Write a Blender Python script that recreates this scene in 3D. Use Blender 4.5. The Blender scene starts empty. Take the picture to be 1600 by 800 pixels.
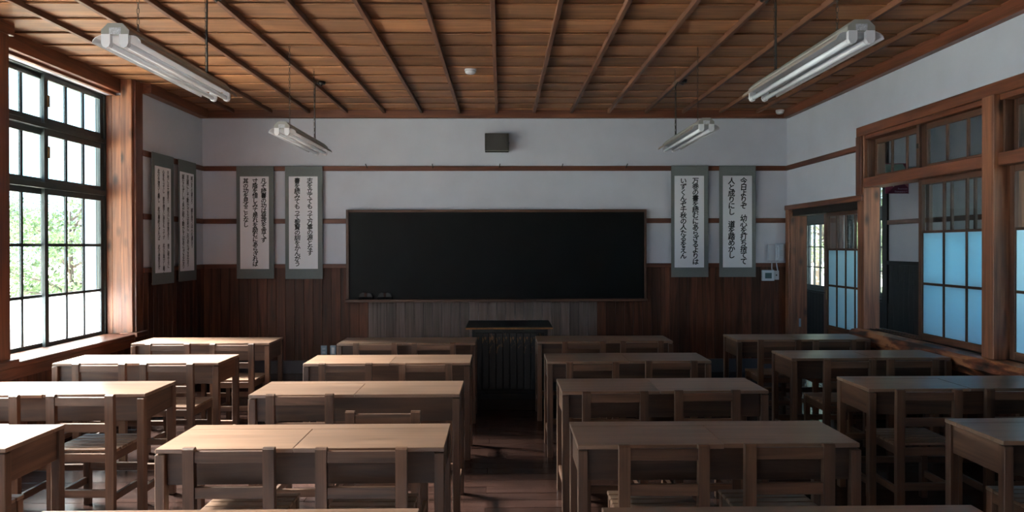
import bpy, bmesh, math, random
from mathutils import Vector, Matrix, Euler
random.seed(7)
S = bpy.context.scene
COL = S.collection
R = math.radians

# ------------------------------------------------------------------ camera
cam = bpy.data.cameras.new('camera')
cam.sensor_width = 36.0
cam.lens = 1150 * 36 / 1600
cam.shift_y = -9 / 1600
cam.clip_start = 0.05
cam.clip_end = 300
co = bpy.data.objects.new('camera', cam)
COL.objects.link(co)
co.matrix_world = (Matrix.Translation((0, 0, 1.54)) @ Matrix.Rotation(R(-.82), 4, 'Z')
                   @ Matrix.Rotation(R(90 - .3), 4, 'X') @ Matrix.Rotation(R(-.12), 4, 'Z'))
S.camera = co

# ------------------------------------------------------------------ sky, exposure
w = bpy.data.worlds.new('overcast_sky')
S.world = w
w.use_nodes = True
bgn = w.node_tree.nodes['Background']
bgn.inputs['Color'].default_value = (0.53, 0.80, 1.0, 1)
bgn.inputs['Strength'].default_value = 5.5
S.view_settings.view_transform = 'Standard'
S.view_settings.look = 'None'
S.view_settings.gamma = 1
S.view_settings.exposure = -0.25
S.view_settings.use_curve_mapping = False

sun = bpy.data.lights.new('hazy_sun', 'SUN')          # soft sun on the garden side, kept high
sun.energy = 190.0
sun.angle = R(24)
sun.color = (1.0, .97, .93)
so = bpy.data.objects.new('hazy_sun', sun)
COL.objects.link(so)
so.rotation_euler = Vector((-1, .50, .84)).to_track_quat('Z', 'Y').to_euler()   # high on the garden side

def portal(x, y0, y1, z0, z1, d):
    l = bpy.data.lights.new('window_portal', 'AREA')
    l.shape = 'RECTANGLE'
    l.size = y1 - y0
    l.size_y = z1 - z0
    l.cycles.is_portal = True
    o = bpy.data.objects.new('window_portal', l)
    COL.objects.link(o)
    o.location = (x, (y0 + y1) / 2, (z0 + z1) / 2)
    # area light shines along local -Z ; local X along world Y
    zx = Vector((-d, 0, 0))
    xx = Vector((0, 1, 0))
    yy = zx.cross(xx)
    o.matrix_world = Matrix.Translation(o.location) @ Matrix((xx, yy, zx)).transposed().to_4x4()

LBAYS = [(5.48, 7.345), (3.37, 5.23), (1.26, 3.12), (-.85, 1.01)]
RBAYS = [(5.25, 7.04), (3.33, 5.12), (1.41, 3.20)]
CBAYS = [(9.99, 11.17), (11.80, 13.60), (5.2, 6.9), (2.9, 4.9)]  # last two bays are unseen, added to light the frosted panes
for a, b in LBAYS:
    portal(-4.03, a, b, .66, 3.05, 1)
for a, b in CBAYS:
    portal(5.46, a, b, .80, 2.60, -1)

# ------------------------------------------------------------------ materials
def lin(c):
    return tuple(((v / 255) / 12.92 if v <= 10 else (((v / 255) + .055) / 1.055) ** 2.4) for v in c) + (1,)

class N:
    def __init__(s, name):
        s.m = bpy.data.materials.new(name)
        s.m.use_nodes = True
        s.t = s.m.node_tree
        s.b = s.t.nodes['Principled BSDF']
    def n(s, typ, **kw):
        x = s.t.nodes.new(typ)
        for k, v in kw.items():
            setattr(x, k, v)
        return x
    def l(s, a, b):
        s.t.links.new(a, b)

WOOD = {
    #           dark            light           rough  gloss  bump  long  across value-variation
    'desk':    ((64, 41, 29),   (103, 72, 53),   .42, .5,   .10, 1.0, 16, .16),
    'panel':   ((46, 30, 22),   (74, 51, 38),    .48, .4,   .08, 1.0, 13, .14),  # desk wood darkened, shade of the recessed front panel put into its colour
    'lid':     ((108, 81, 64),  (134, 103, 82),  .34, .8,   .04, .8,  11, .10),
    'ceiling': ((106, 69, 45),  (144, 97, 64),  .60, .3,   .08, .8,  9, .32),
    'batten':  ((70, 42, 29),   (104, 66, 46),   .60, .3,   .12, .8,  14, .15),
    'trim':    ((72, 36, 22),   (116, 66, 42),   .45, .45,  .15, .9,  15, .18),
    'sash':    ((56, 32, 22),   (88, 56, 39),   .50, .4,   .12, .9,  22, .15),
    'wallred': ((46, 24, 16),   (90, 51, 34),    .58, .25,  .10, .8,  12, .42),
    'wallgrey':((74, 62, 58),   (108, 94, 90),   .70, .2,   .20, .8,  18, .26),
    'floor':   ((34, 21, 18),   (64, 43, 36),    .24, .65,   .12, .7,  16, .30),
    'black':   ((7, 8, 10),     (15, 16, 19),    .42, .4,   .10, 1.0, 12, .2),
    'dark':    ((14, 9, 7),     (30, 20, 16),    .60, .3,   .15, .9,  14, .3),
    'rail':    ((70, 34, 20),   (104, 56, 34),   .50, .4,   .08, .8,  14, .1),
}
_mc = {}
def wood(kind, ax):
    key = (kind, ax)
    if key in _mc:
        return _mc[key]
    dk, lt, rough, spec, bump, lo, ac, var = WOOD[kind]
    k = N('%s_wood_%s' % (kind, 'xyz'[ax]))
    tc = k.n('ShaderNodeTexCoord')
    oi = k.n('ShaderNodeObjectInfo')
    mul = k.n('ShaderNodeVectorMath', operation='MULTIPLY')
    mul.inputs[1].default_value = (37.7, 53.1, 71.9)
    k.l(oi.outputs['Random'], mul.inputs[0])
    add = k.n('ShaderNodeVectorMath', operation='ADD')
    k.l(tc.outputs['Object'], add.inputs[0]); k.l(mul.outputs[0], add.inputs[1])
    def mp(a, b):
        m = k.n('ShaderNodeMapping')
        sc = [b, b, b]; sc[ax] = a
        m.inputs['Scale'].default_value = sc
        k.l(add.outputs[0], m.inputs['Vector'])
        return m
    n1 = k.n('ShaderNodeTexNoise'); n1.inputs['Scale'].default_value = 1.0
    n1.inputs['Detail'].default_value = 5; n1.inputs['Distortion'].default_value = 1.6
    k.l(mp(lo, ac).outputs[0], n1.inputs['Vector'])
    n2 = k.n('ShaderNodeTexNoise'); n2.inputs['Scale'].default_value = 1.0
    n2.inputs['Detail'].default_value = 3
    k.l(mp(lo * 4, ac * 9).outputs[0], n2.inputs['Vector'])
    n3 = k.n('ShaderNodeTexNoise'); n3.inputs['Scale'].default_value = 2.2
    n3.inputs['Detail'].default_value = 2
    k.l(add.outputs[0], n3.inputs['Vector'])
    cr = k.n('ShaderNodeValToRGB')
    cr.color_ramp.elements[0].position = .32; cr.color_ramp.elements[0].color = lin(dk)
    cr.color_ramp.elements[1].position = .68; cr.color_ramp.elements[1].color = lin(lt)
    k.l(n1.outputs['Fac'], cr.inputs[0])
    mr = k.n('ShaderNodeMapRange')
    mr.inputs['From Min'].default_value = .3; mr.inputs['From Max'].default_value = .7
    mr.inputs['To Min'].default_value = .86; mr.inputs['To Max'].default_value = 1.08
    k.l(n2.outputs['Fac'], mr.inputs['Value'])
    mr3 = k.n('ShaderNodeMapRange')
    mr3.inputs['From Min'].default_value = .3; mr3.inputs['From Max'].default_value = .7
    mr3.inputs['To Min'].default_value = .84; mr3.inputs['To Max'].default_value = 1.12
    k.l(n3.outputs['Fac'], mr3.inputs['Value'])
    mra = k.n('ShaderNodeMapRange')
    mra.inputs['To Min'].default_value = 1 - var; mra.inputs['To Max'].default_value = 1 + var
    k.l(oi.outputs['Random'], mra.inputs['Value'])
    m1 = k.n('ShaderNodeMath', operation='MULTIPLY'); m2 = k.n('ShaderNodeMath', operation='MULTIPLY')
    k.l(mr.outputs[0], m1.inputs[0]); k.l(mr3.outputs[0], m1.inputs[1])
    k.l(m1.outputs[0], m2.inputs[0]); k.l(mra.outputs[0], m2.inputs[1])
    vm = k.n('ShaderNodeVectorMath', operation='SCALE')
    k.l(cr.outputs[0], vm.inputs[0]); k.l(m2.outputs[0], vm.inputs['Scale'])
    k.l(vm.outputs[0], k.b.inputs['Base Color'])
    k.b.inputs['Roughness'].default_value = rough
    k.b.inputs['Specular IOR Level'].default_value = spec
    bp = k.n('ShaderNodeBump'); bp.inputs['Strength'].default_value = bump
    bp.inputs['Distance'].default_value = .004
    k.l(n2.outputs['Fac'], bp.inputs['Height'])
    k.l(bp.outputs[0], k.b.inputs['Normal'])
    _mc[key] = k.m
    return k.m

def plain(name, c, rough=.5, spec=.5, metal=0, noise=0, nscale=30, bump=0):
    k = N(name)
    k.b.inputs['Base Color'].default_value = lin(c)
    k.b.inputs['Roughness'].default_value = rough
    k.b.inputs['Specular IOR Level'].default_value = spec
    k.b.inputs['Metallic'].default_value = metal
    if noise or bump:
        tc = k.n('ShaderNodeTexCoord')
        nn = k.n('ShaderNodeTexNoise'); nn.inputs['Scale'].default_value = nscale; nn.inputs['Detail'].default_value = 4
        k.l(tc.outputs['Object'], nn.inputs['Vector'])
        if noise:
            mr = k.n('ShaderNodeMapRange')
            mr.inputs['From Min'].default_value = .3; mr.inputs['From Max'].default_value = .7
            mr.inputs['To Min'].default_value = 1 - noise; mr.inputs['To Max'].default_value = 1 + noise
            k.l(nn.outputs['Fac'], mr.inputs['Value'])
            vm = k.n('ShaderNodeVectorMath', operation='SCALE'); vm.inputs[0].default_value = lin(c)[:3]
            k.l(mr.outputs[0], vm.inputs['Scale']); k.l(vm.outputs[0], k.b.inputs['Base Color'])
        if bump:
            bp = k.n('ShaderNodeBump'); bp.inputs['Strength'].default_value = bump; bp.inputs['Distance'].default_value = .003
            k.l(nn.outputs['Fac'], bp.inputs['Height']); k.l(bp.outputs[0], k.b.inputs['Normal'])
    return k.m

M = {}
M['plaster'] = plain('white_plaster', (190, 193, 204), .85, .2, noise=.04, nscale=3, bump=.05)
M['plaster_cor'] = plain('corridor_plaster', (196, 192, 196), .85, .2, noise=.04, nscale=3)
M['teal'] = plain('dark_green_paint', (34, 44, 46), .45, .5, noise=.15, nscale=8)
M['enamel'] = plain('white_enamel', (206, 206, 210), .26, .5)
M['housing'] = plain('grey_enamel', (128, 127, 122), .45, .4)
M['reflector_back'] = plain('dull_grey_enamel', (122, 112, 106), .5, .4)
M['tube'] = plain('tube_glass', (232, 234, 238), .18, .5)
M['holder'] = plain('white_plastic', (214, 214, 218), .4, .5)
M['labelp'] = plain('aluminium_label', (170, 172, 180), .5, .4, noise=.35, nscale=120)
M['chain'] = plain('dark_steel', (62, 58, 56), .4, .5, metal=.8)
M['cord'] = plain('black_rubber', (14, 14, 15), .5, .4)
M['mount'] = plain('grey_green_mounting', (102, 107, 107), .85, .2, noise=.05, nscale=60)
M['paper'] = plain('white_paper', (228, 228, 234), .8, .2, noise=.02, nscale=5)
M['ink'] = plain('black_ink', (16, 16, 20), .6, .3)
M['board'] = plain('blackboard_slate', (5, 6, 7), .5, .14, noise=.6, nscale=2.2)
M['bframe'] = wood('sash', 0)
M['speaker'] = plain('grey_cloth', (64, 61, 59), .9, .1, noise=.1, nscale=200)
M['phone'] = plain('pale_blue_plastic', (176, 186, 200), .4, .5)
M['phone2'] = plain('pale_grey_plastic', (160, 164, 176), .45, .5)
M['screen'] = plain('dark_green_screen', (28, 66, 74), .3, .5)
M['steel'] = plain('brushed_steel', (132, 152, 170), .5, .5, metal=.2)
M['felt'] = plain('black_felt', (14, 13, 13), .95, .1)
M['strap'] = plain('dark_red_strap', (52, 26, 22), .8, .2)
M['basebd'] = plain('slate_blue_baseboard', (58, 58, 68), .45, .5, noise=.1, nscale=8)
M['maroon'] = plain('maroon_print', (150, 58, 88), .5, .4)
M['maroon2'] = plain('dark_maroon_print', (104, 38, 66), .5, .4)
M['maroon3'] = plain('rose_print', (196, 128, 130), .5, .4)
M['cream'] = plain('cream_print', (245, 243, 228), .5, .4)
M['mint'] = plain('mint_print', (176, 206, 196), .5, .4)
M['signtext'] = plain('lilac_print', (235, 215, 240), .5, .4)
M['signedge'] = plain('acrylic_edge', (150, 130, 145), .3, .5)
M['gravel'] = plain('pale_gravel', (206, 200, 184), .9, .2, noise=.2, nscale=1.5)
M['stone'] = plain('pale_stone', (160, 158, 150), .9, .2, noise=.2, nscale=4)
M['leaf'] = plain('pale_green_leaf', (92, 112, 84), .7, .2, noise=.35, nscale=2)
M['leaf2'] = plain('yellow_green_leaf', (102, 118, 86), .7, .2, noise=.35, nscale=2)
M['bark'] = plain('grey_bark', (84, 74, 68), .9, .2, noise=.3, nscale=9)
M['concrete'] = plain('pale_outer_wall', (150, 150, 148), .9, .2)
M['postout'] = plain('grey_outer_post', (92, 108, 124), .6, .3)
M['brass'] = plain('old_brass', (120, 100, 70), .4, .5, metal=.7)
M['gold'] = plain('worn_gold_wood', (112, 74, 38), .6, .3, noise=.3, nscale=50)

def glass(name, tint=(.93, .97, .97)):
    k = N(name)
    out = k.t.nodes['Material Output']
    tr = k.n('ShaderNodeBsdfTransparent'); tr.inputs[0].default_value = tint + (1,)
    gl = k.n('ShaderNodeBsdfGlossy'); gl.inputs['Roughness'].default_value = .03
    lw = k.n('ShaderNodeLayerWeight'); lw.inputs['Blend'].default_value = .5
    pw_ = k.n('ShaderNodeMath', operation='POWER'); pw_.inputs[1].default_value = 5; k.l(lw.outputs['Facing'], pw_.inputs[0])
    fr = k.n('ShaderNodeMapRange'); fr.inputs['To Min'].default_value = .03; fr.inputs['To Max'].default_value = .9
    k.l(pw_.outputs[0], fr.inputs['Value'])
    mx = k.n('ShaderNodeMixShader')
    k.l(fr.outputs[0], mx.inputs[0]); k.l(tr.outputs[0], mx.inputs[1]); k.l(gl.outputs[0], mx.inputs[2])
    k.l(mx.outputs[0], out.inputs['Surface'])
    return k.m
def frosted(name, c, dif=.35):
    k = N(name)
    out = k.t.nodes['Material Output']
    tl = k.n('ShaderNodeBsdfTranslucent'); tl.inputs[0].default_value = lin(c)
    df = k.n('ShaderNodeBsdfDiffuse'); df.inputs[0].default_value = lin(c)
    mx = k.n('ShaderNodeMixShader'); mx.inputs[0].default_value = dif
    k.l(tl.outputs[0], mx.inputs[1]); k.l(df.outputs[0], mx.inputs[2])
    gl = k.n('ShaderNodeBsdfGlossy'); gl.inputs['Roughness'].default_value = .25
    m2 = k.n('ShaderNodeMixShader'); m2.inputs[0].default_value = .05
    k.l(mx.outputs[0], m2.inputs[1]); k.l(gl.outputs[0], m2.inputs[2])
    k.l(m2.outputs[0], out.inputs['Surface'])
    return k.m
M['glass'] = glass('clear_glass')
M['frost'] = frosted('frosted_glass', (240, 246, 248), .15)
M['frost_in'] = frosted('frosted_glass_blue', (212, 241, 252), .26)

def sillmat():
    k = N('worn_log_sill')
    tc = k.n('ShaderNodeTexCoord')
    mp = k.n('ShaderNodeMapping'); mp.inputs['Scale'].default_value = (9, 2.6, 9)
    k.l(tc.outputs['Object'], mp.inputs['Vector'])
    n = k.n('ShaderNodeTexNoise'); n.inputs['Scale'].default_value = 1; n.inputs['Detail'].default_value = 5; n.inputs['Distortion'].default_value = 1.2
    k.l(mp.outputs[0], n.inputs['Vector'])
    cr = k.n('ShaderNodeValToRGB')
    e = cr.color_ramp.elements
    e[0].position = .40; e[0].color = lin((36, 22, 17))
    e[1].position = .50; e[1].color = lin((112, 58, 34))
    x = e.new(.58); x.color = lin((164, 108, 70))
    k.l(n.outputs['Fac'], cr.inputs[0]); k.l(cr.outputs[0], k.b.inputs['Base Color'])
    k.b.inputs['Roughness'].default_value = .42
    bp = k.n('ShaderNodeBump'); bp.inputs['Strength'].default_value = .4; bp.inputs['Distance'].default_value = .01
    k.l(n.outputs['Fac'], bp.inputs['Height']); k.l(bp.outputs[0], k.b.inputs['Normal'])
    return k.m
M['sill'] = sillmat()

def postmat():      # old posts: knots and dark scars on red-brown wood
    k = N('knotted_post_wood')
    tc = k.n('ShaderNodeTexCoord')
    mp = k.n('ShaderNodeMapping'); mp.inputs['Scale'].default_value = (18, 18, 1.0)
    k.l(tc.outputs['Object'], mp.inputs['Vector'])
    n = k.n('ShaderNodeTexNoise'); n.inputs['Scale'].default_value = 1; n.inputs['Detail'].default_value = 6; n.inputs['Distortion'].default_value = 1.5
    k.l(mp.outputs[0], n.inputs['Vector'])
    cr = k.n('ShaderNodeValToRGB')
    cr.color_ramp.elements[0].position = .3; cr.color_ramp.elements[0].color = lin((82, 44, 28))
    cr.color_ramp.elements[1].position = .7; cr.color_ramp.elements[1].color = lin((142, 90, 61))
    k.l(n.outputs['Fac'], cr.inputs[0])
    mp2 = k.n('ShaderNodeMapping'); mp2.inputs['Scale'].default_value = (7, 7, 3.2)
    k.l(tc.outputs['Object'], mp2.inputs['Vector'])
    v = k.n('ShaderNodeTexVoronoi'); v.inputs['Scale'].default_value = 1.0
    k.l(mp2.outputs[0], v.inputs['Vector'])
    mr = k.n('ShaderNodeMapRange'); mr.inputs['From Min'].default_value = .08; mr.inputs['From Max'].default_value = .26
    mr.inputs['To Min'].default_value = .22; mr.inputs['To Max'].default_value = 1
    k.l(v.outputs['Distance'], mr.inputs['Value'])
    vm = k.n('ShaderNodeVectorMath', operation='SCALE')
    k.l(cr.outputs[0], vm.inputs[0]); k.l(mr.outputs[0], vm.inputs['Scale'])
    k.l(vm.outputs[0], k.b.inputs['Base Color'])
    k.b.inputs['Roughness'].default_value = .5
    bp = k.n('ShaderNodeBump'); bp.inputs['Strength'].default_value = .3; bp.inputs['Distance'].default_value = .004
    k.l(n.outputs['Fac'], bp.inputs['Height']); k.l(bp.outputs[0], k.b.inputs['Normal'])
    return k.m
M['post'] = postmat()

def lecternmat():
    k = N('worn_black_paint')
    tc = k.n('ShaderNodeTexCoord')
    n = k.n('ShaderNodeTexNoise'); n.inputs['Scale'].default_value = 34; n.inputs['Detail'].default_value = 6
    mp = k.n('ShaderNodeMapping'); mp.inputs['Scale'].default_value = (1, 1, .45)
    k.l(tc.outputs['Object'], mp.inputs['Vector']); k.l(mp.outputs[0], n.inputs['Vector'])
    n2 = k.n('ShaderNodeTexNoise'); n2.inputs['Scale'].default_value = 5; n2.inputs['Detail'].default_value = 1
    oi = k.n('ShaderNodeObjectInfo')
    ad = k.n('ShaderNodeVectorMath', operation='ADD')
    k.l(tc.outputs['Object'], ad.inputs[0]); k.l(oi.outputs['Random'], ad.inputs[1]); k.l(ad.outputs[0], n2.inputs['Vector'])
    sx = k.n('ShaderNodeSeparateXYZ'); k.l(tc.outputs['Object'], sx.inputs[0])
    m0 = k.n('ShaderNodeMapRange'); m0.inputs['From Min'].default_value = .02; m0.inputs['From Max'].default_value = .22
    m0.inputs['To Min'].default_value = 0; m0.inputs['To Max'].default_value = .16
    k.l(sx.outputs['Z'], m0.inputs['Value'])
    a1 = k.n('ShaderNodeMath', operation='ADD'); k.l(n.outputs['Fac'], a1.inputs[0]); k.l(m0.outputs[0], a1.inputs[1])
    a2 = k.n('ShaderNodeMath', operation='ADD'); k.l(a1.outputs[0], a2.inputs[0])
    m1 = k.n('ShaderNodeMath', operation='MULTIPLY'); m1.inputs[1].default_value = .35; k.l(n2.outputs['Fac'], m1.inputs[0]); k.l(m1.outputs[0], a2.inputs[1])
    cr = k.n('ShaderNodeValToRGB')
    cr.color_ramp.elements[0].position = .87; cr.color_ramp.elements[0].color = lin((8, 9, 12))
    cr.color_ramp.elements[1].position = .94; cr.color_ramp.elements[1].color = lin((104, 70, 40))
    k.l(a2.outputs[0], cr.inputs[0]); k.l(cr.outputs[0], k.b.inputs['Base Color'])
    k.b.inputs['Roughness'].default_value = .35
    return k.m
M['lectern'] = lecternmat()

# ------------------------------------------------------------------ helpers
PW = {}
def wpos(p):
    return PW.get(p.name, Vector((0, 0, 0))) if p else Vector((0, 0, 0))

def tag(o, label=None, cat=None, group=None, kind=None):
    if label: o['label'] = label
    if cat: o['category'] = cat
    if group: o['group'] = group
    if kind: o['kind'] = kind
    return o

def empty(name, loc=(0, 0, 0)):
    o = bpy.data.objects.new(name, None)
    o.empty_display_size = .1
    COL.objects.link(o)
    o.location = loc
    PW[o.name] = Vector(loc)
    return o

def link(name, me, loc, parent):
    o = bpy.data.objects.new(name, me)
    COL.objects.link(o)
    o.parent = parent
    PW[o.name] = Vector(loc)
    o.location = Vector(loc) - wpos(parent)
    return o

def axis_of(d):
    return max(range(3), key=lambda i: d[i])

_bc = {}
def box(name, x0, x1, y0, y1, z0, z1, mat, parent=None, bev=.0015, rot=None, ax=None):
    """one box, mesh shared between boxes of one size and material"""
    d = (x1 - x0, y1 - y0, z1 - z0)
    if isinstance(mat, str) and mat in WOOD:
        m = wood(mat, axis_of(d) if ax is None else ax)
    else:
        m = M[mat] if isinstance(mat, str) else mat
    key = (round(d[0], 4), round(d[1], 4), round(d[2], 4), m.name, bev)
    me = _bc.get(key)
    if me is None:
        bm = bmesh.new()
        bmesh.ops.create_cube(bm, size=1)
        for v in bm.verts:
            v.co = Vector((v.co.x * d[0], v.co.y * d[1], v.co.z * d[2]))
        if bev:
            bmesh.ops.bevel(bm, geom=bm.edges[:], offset=min(bev, min(d) * .3), segments=1, affect='EDGES')
        me = bpy.data.meshes.new(name)
        bm.to_mesh(me); bm.free()
        me.materials.append(m)
        _bc[key] = me
    o = link(name, me, ((x0 + x1) / 2, (y0 + y1) / 2, (z0 + z1) / 2), parent)
    if rot:
        o.rotation_euler = rot
    return o

class MB:
    """collects boxes and swept shapes into ONE mesh; wood grain follows each box"""
    def __init__(s):
        s.bm = bmesh.new()
    def b(s, x0, x1, y0, y1, z0, z1, bev=0.0, slot=None):
        d = (x1 - x0, y1 - y0, z1 - z0)
        r = bmesh.ops.create_cube(s.bm, size=1)
        vs = r['verts']
        c = Vector(((x0 + x1) / 2, (y0 + y1) / 2, (z0 + z1) / 2))
        for v in vs:
            v.co = Vector((v.co.x * d[0], v.co.y * d[1], v.co.z * d[2])) + c
        fs = {f for v in vs for f in v.link_faces}
        ax = axis_of(d) if slot is None else slot
        for f in fs:
            f.material_index = ax
        if bev:
            es = list({e for v in vs for e in v.link_edges})
            r = bmesh.ops.bevel(s.bm, geom=es, offset=min(bev, min(d) * .3), segments=1, affect='EDGES')
            for f in r['faces']:
                f.material_index = ax
        return s
    def prism(s, pts, axis, a, b, slot=0):
        """extrude a closed 2-D outline along an axis. axis 1: pts=(x,z); axis 0: pts=(y,z); axis 2: pts=(x,y)"""
        def P(p, t):
            return {0: (t, p[0], p[1]), 1: (p[0], t, p[1]), 2: (p[0], p[1], t)}[axis]
        A = [s.bm.verts.new(P(p, a)) for p in pts]
        B = [s.bm.verts.new(P(p, b)) for p in pts]
        fs = [s.bm.faces.new(A), s.bm.faces.new(B[::-1])]
        n = len(pts)
        for i in range(n):
            fs.append(s.bm.faces.new((A[i], B[i], B[(i + 1) % n], A[(i + 1) % n])))
        for f in fs:
            f.material_index = slot
        return s
    def tube(s, pts, rad, seg=8, slot=0, caps=True):
        pts = [Vector(p) for p in pts]
        rads = rad if isinstance(rad, (list, tuple)) else [rad] * len(pts)
        rings = []
        up = Vector((0, 0, 1))
        for i, p in enumerate(pts):
            t = (pts[min(i + 1, len(pts) - 1)] - pts[max(i - 1, 0)]).normalized()
            u = up if abs(t.dot(up)) < .95 else Vector((1, 0, 0))
            a = t.cross(u).normalized(); bb = t.cross(a).normalized()
            rings.append([s.bm.verts.new(p + (a * math.cos(2 * math.pi * k / seg) + bb * math.sin(2 * math.pi * k / seg)) * rads[i]) for k in range(seg)])
        for i in range(len(rings) - 1):
            for k in range(seg):
                f = s.bm.faces.new((rings[i][k], rings[i][(k + 1) % seg], rings[i + 1][(k + 1) % seg], rings[i + 1][k]))
                f.smooth = True; f.material_index = slot
        if caps:
            s.bm.faces.new(rings[0][::-1]).material_index = slot
            s.bm.faces.new(rings[-1]).material_index = slot
        return s
    def build(s, name, mat, parent=None, base=False):
        bm = s.bm
        bmesh.ops.recalc_face_normals(bm, faces=bm.faces[:])
        xs = [v.co.x for v in bm.verts]; ys = [v.co.y for v in bm.verts]; zs = [v.co.z for v in bm.verts]
        c = Vector(((min(xs) + max(xs)) / 2, (min(ys) + max(ys)) / 2, min(zs) if base else (min(zs) + max(zs)) / 2))
        for v in bm.verts:
            v.co -= c
        me = bpy.data.meshes.new(name)
        bm.to_mesh(me); bm.free()
        if isinstance(mat, str) and mat in WOOD:
            for a in range(3):
                me.materials.append(wood(mat, a))
        elif isinstance(mat, (list, tuple)):
            for m in mat:
                me.materials.append(M[m])
        else:
            for a in range(3):
                me.materials.append(M[mat] if isinstance(mat, str) else mat)
        return link(name, me, c, parent)

def copy_tree(o, parent=None):
    c = o.copy()
    COL.objects.link(c)
    c.parent = parent
    for ch in o.children:
        copy_tree(ch, c)
    return c

def struct(o, label, cat):
    return tag(o, label, cat, kind='structure')

def noface(a, b, steps):
    return [a + (b - a) * i / steps for i in range(steps + 1)]

XL, XR, YB, YF, ZC = -3.63, 3.51, -1.3, 9.0, 3.19

# ------------------------------------------------------------------ outdoors ground
g = MB(); g.b(-60, -3.98, -30, 80, -.5, -.35)
struct(g.build('ground', 'gravel'), 'pale ground of the garden outside the tall left windows', 'ground')
g = MB(); g.b(5.48, 60, -30, 80, -.5, -.35)
struct(g.build('ground', 'gravel'), 'pale ground outside the corridor windows on the right', 'ground')

# ------------------------------------------------------------------ floor
fl = struct(MB().b(XL - .3, XR + .19, YB - .1, YF + .1, -.12, -.024).build('floor', 'dark'),
            'dark brown polished plank floor of the classroom', 'floor')
y = YB
rr = random.Random(3)
row = 0
while y < YF - .001:
    y1 = min(y + .128, YF)
    cuts = [XL, -1.2 + (row % 3) * 1.1, XR]
    for a, b in zip(cuts, cuts[1:]):
        dz = rr.uniform(-.0012, .0012)
        box('plank', a + .0008, b - .0008, y + .0012, y1 - .0012, -.024 + dz, dz, 'floor', fl, bev=.0012)
    y = y1; row += 1
cf = struct(MB().b(XR + .19, 5.23, YB - .1, 14.2, -.12, -.02).build('floor', 'dark'),
            'glossy plank floor of the corridor beyond the sliding door', 'floor')
y = 3.0
while y < 14.1:
    box('plank', XR + .192, 5.229, y + .0015, min(y + .20, 14.1) - .0015, -.02, 0, 'floor', cf, bev=.001)
    y += .20
g = MB(); g.b(XR, XR + .19, 7.17, 8.86, -.02, .004, .002)
struct(g.build('trim_1', 'floor'), 'worn wooden threshold under the sliding door', 'trim')

# ------------------------------------------------------------------ ceiling
ce = struct(MB().b(XL - .35, XR + .2, YB - .1, YF + .2, ZC + .03, ZC + .12).build('ceiling', 'dark'),
            'warm brown board ceiling with thin battens running to the blackboard wall', 'ceiling')
y = 8.878 + .35
row = 0
while y > YB:
    y0 = max(y - .35, YB)
    ye = min(y, YF)
    cuts = [XL - .15] + [-.055 + .4535 * k for k in ([-4, 2] if row % 3 == 0 else [-2, 4] if row % 3 == 1 else [-6, 0, 5])] + [XR]
    if ye - y0 > .02:
        for a, b in zip(cuts, cuts[1:]):
            o = box('plank', a + .0005, b - .0005, y0 + .001, ye + .020, ZC + .006, ZC + .017, 'ceiling', ce, bev=.001, rot=(R(2.7), 0, 0))
    y -= .35; row += 1
for k in range(-7, 8):
    x = -.055 + .4535 * k
    box('batten', x - .0165, x + .0165, YB, 8.93, ZC - .036, ZC + .008, 'batten', ce, bev=.002)
for nm, a, lab in (('trim_2', (XL, XR, 8.93, 9.0, 3.10, 3.20), 'dark wooden cornice along the top of the blackboard wall'),
                   ('trim_3', (XR - .07, XR, YB, 8.93, 3.095, 3.20), 'dark wooden cornice along the top of the right wall'),
                   ('trim_4', (XL, XL + .10, 7.48, 8.93, 3.09, 3.20), 'dark wooden cornice above the two left wall scrolls')):
    struct(MB().b(*a, bev=.004).build(nm, 'trim'), lab, 'trim')

# ------------------------------------------------------------------ front wall (blackboard wall)
wf = struct(MB().b(XL - .3, XR, 9.0, 9.2, -.1, 3.3).build('wall_front', 'plaster'),
            'white plaster wall behind the blackboard above dark vertical boards', 'wall')
rr = random.Random(11)
n = 64
pw = (XR - XL) / n
for i in range(n):
    x = XL + i * pw
    cx = x + pw / 2
    grey = -1.62 < cx < 1.1 and not (rr.random() < .0)
    if 1.0 < cx < 1.3 and rr.random() < .5: grey = True
    pr = rr.uniform(0, .003)
    box('plank', x + .0012, x + pw - .0012, 8.980 - pr * .6, 8.999, .155, 1.285, 'wallgrey' if grey else 'wallred', wf, bev=.0012)
struct(MB().b(XL + .02, XR, 8.966, 9.0, 1.281, 1.33, bev=.003).build('trim_5', 'rail'), 'reddish wooden cap rail over the boards of the blackboard wall', 'trim')
struct(MB().b(XL + .02, XR, 8.974, 9.0, 1.821, 1.88, bev=.003).build('trim_6', 'rail'), 'lower brown picture rail level with the top of the blackboard', 'trim')
struct(MB().b(XL + .02, XR, 8.974, 9.0, 2.462, 2.52, bev=.003).build('trim_7', 'rail'), 'upper brown picture rail with hooks above the blackboard', 'trim')
struct(MB().b(XL + .02, XR, 8.965, 9.0, 0, .158, bev=.003).build('baseboard_front', 'basebd'), 'slate coloured baseboard of the blackboard wall', 'baseboard')

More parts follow.
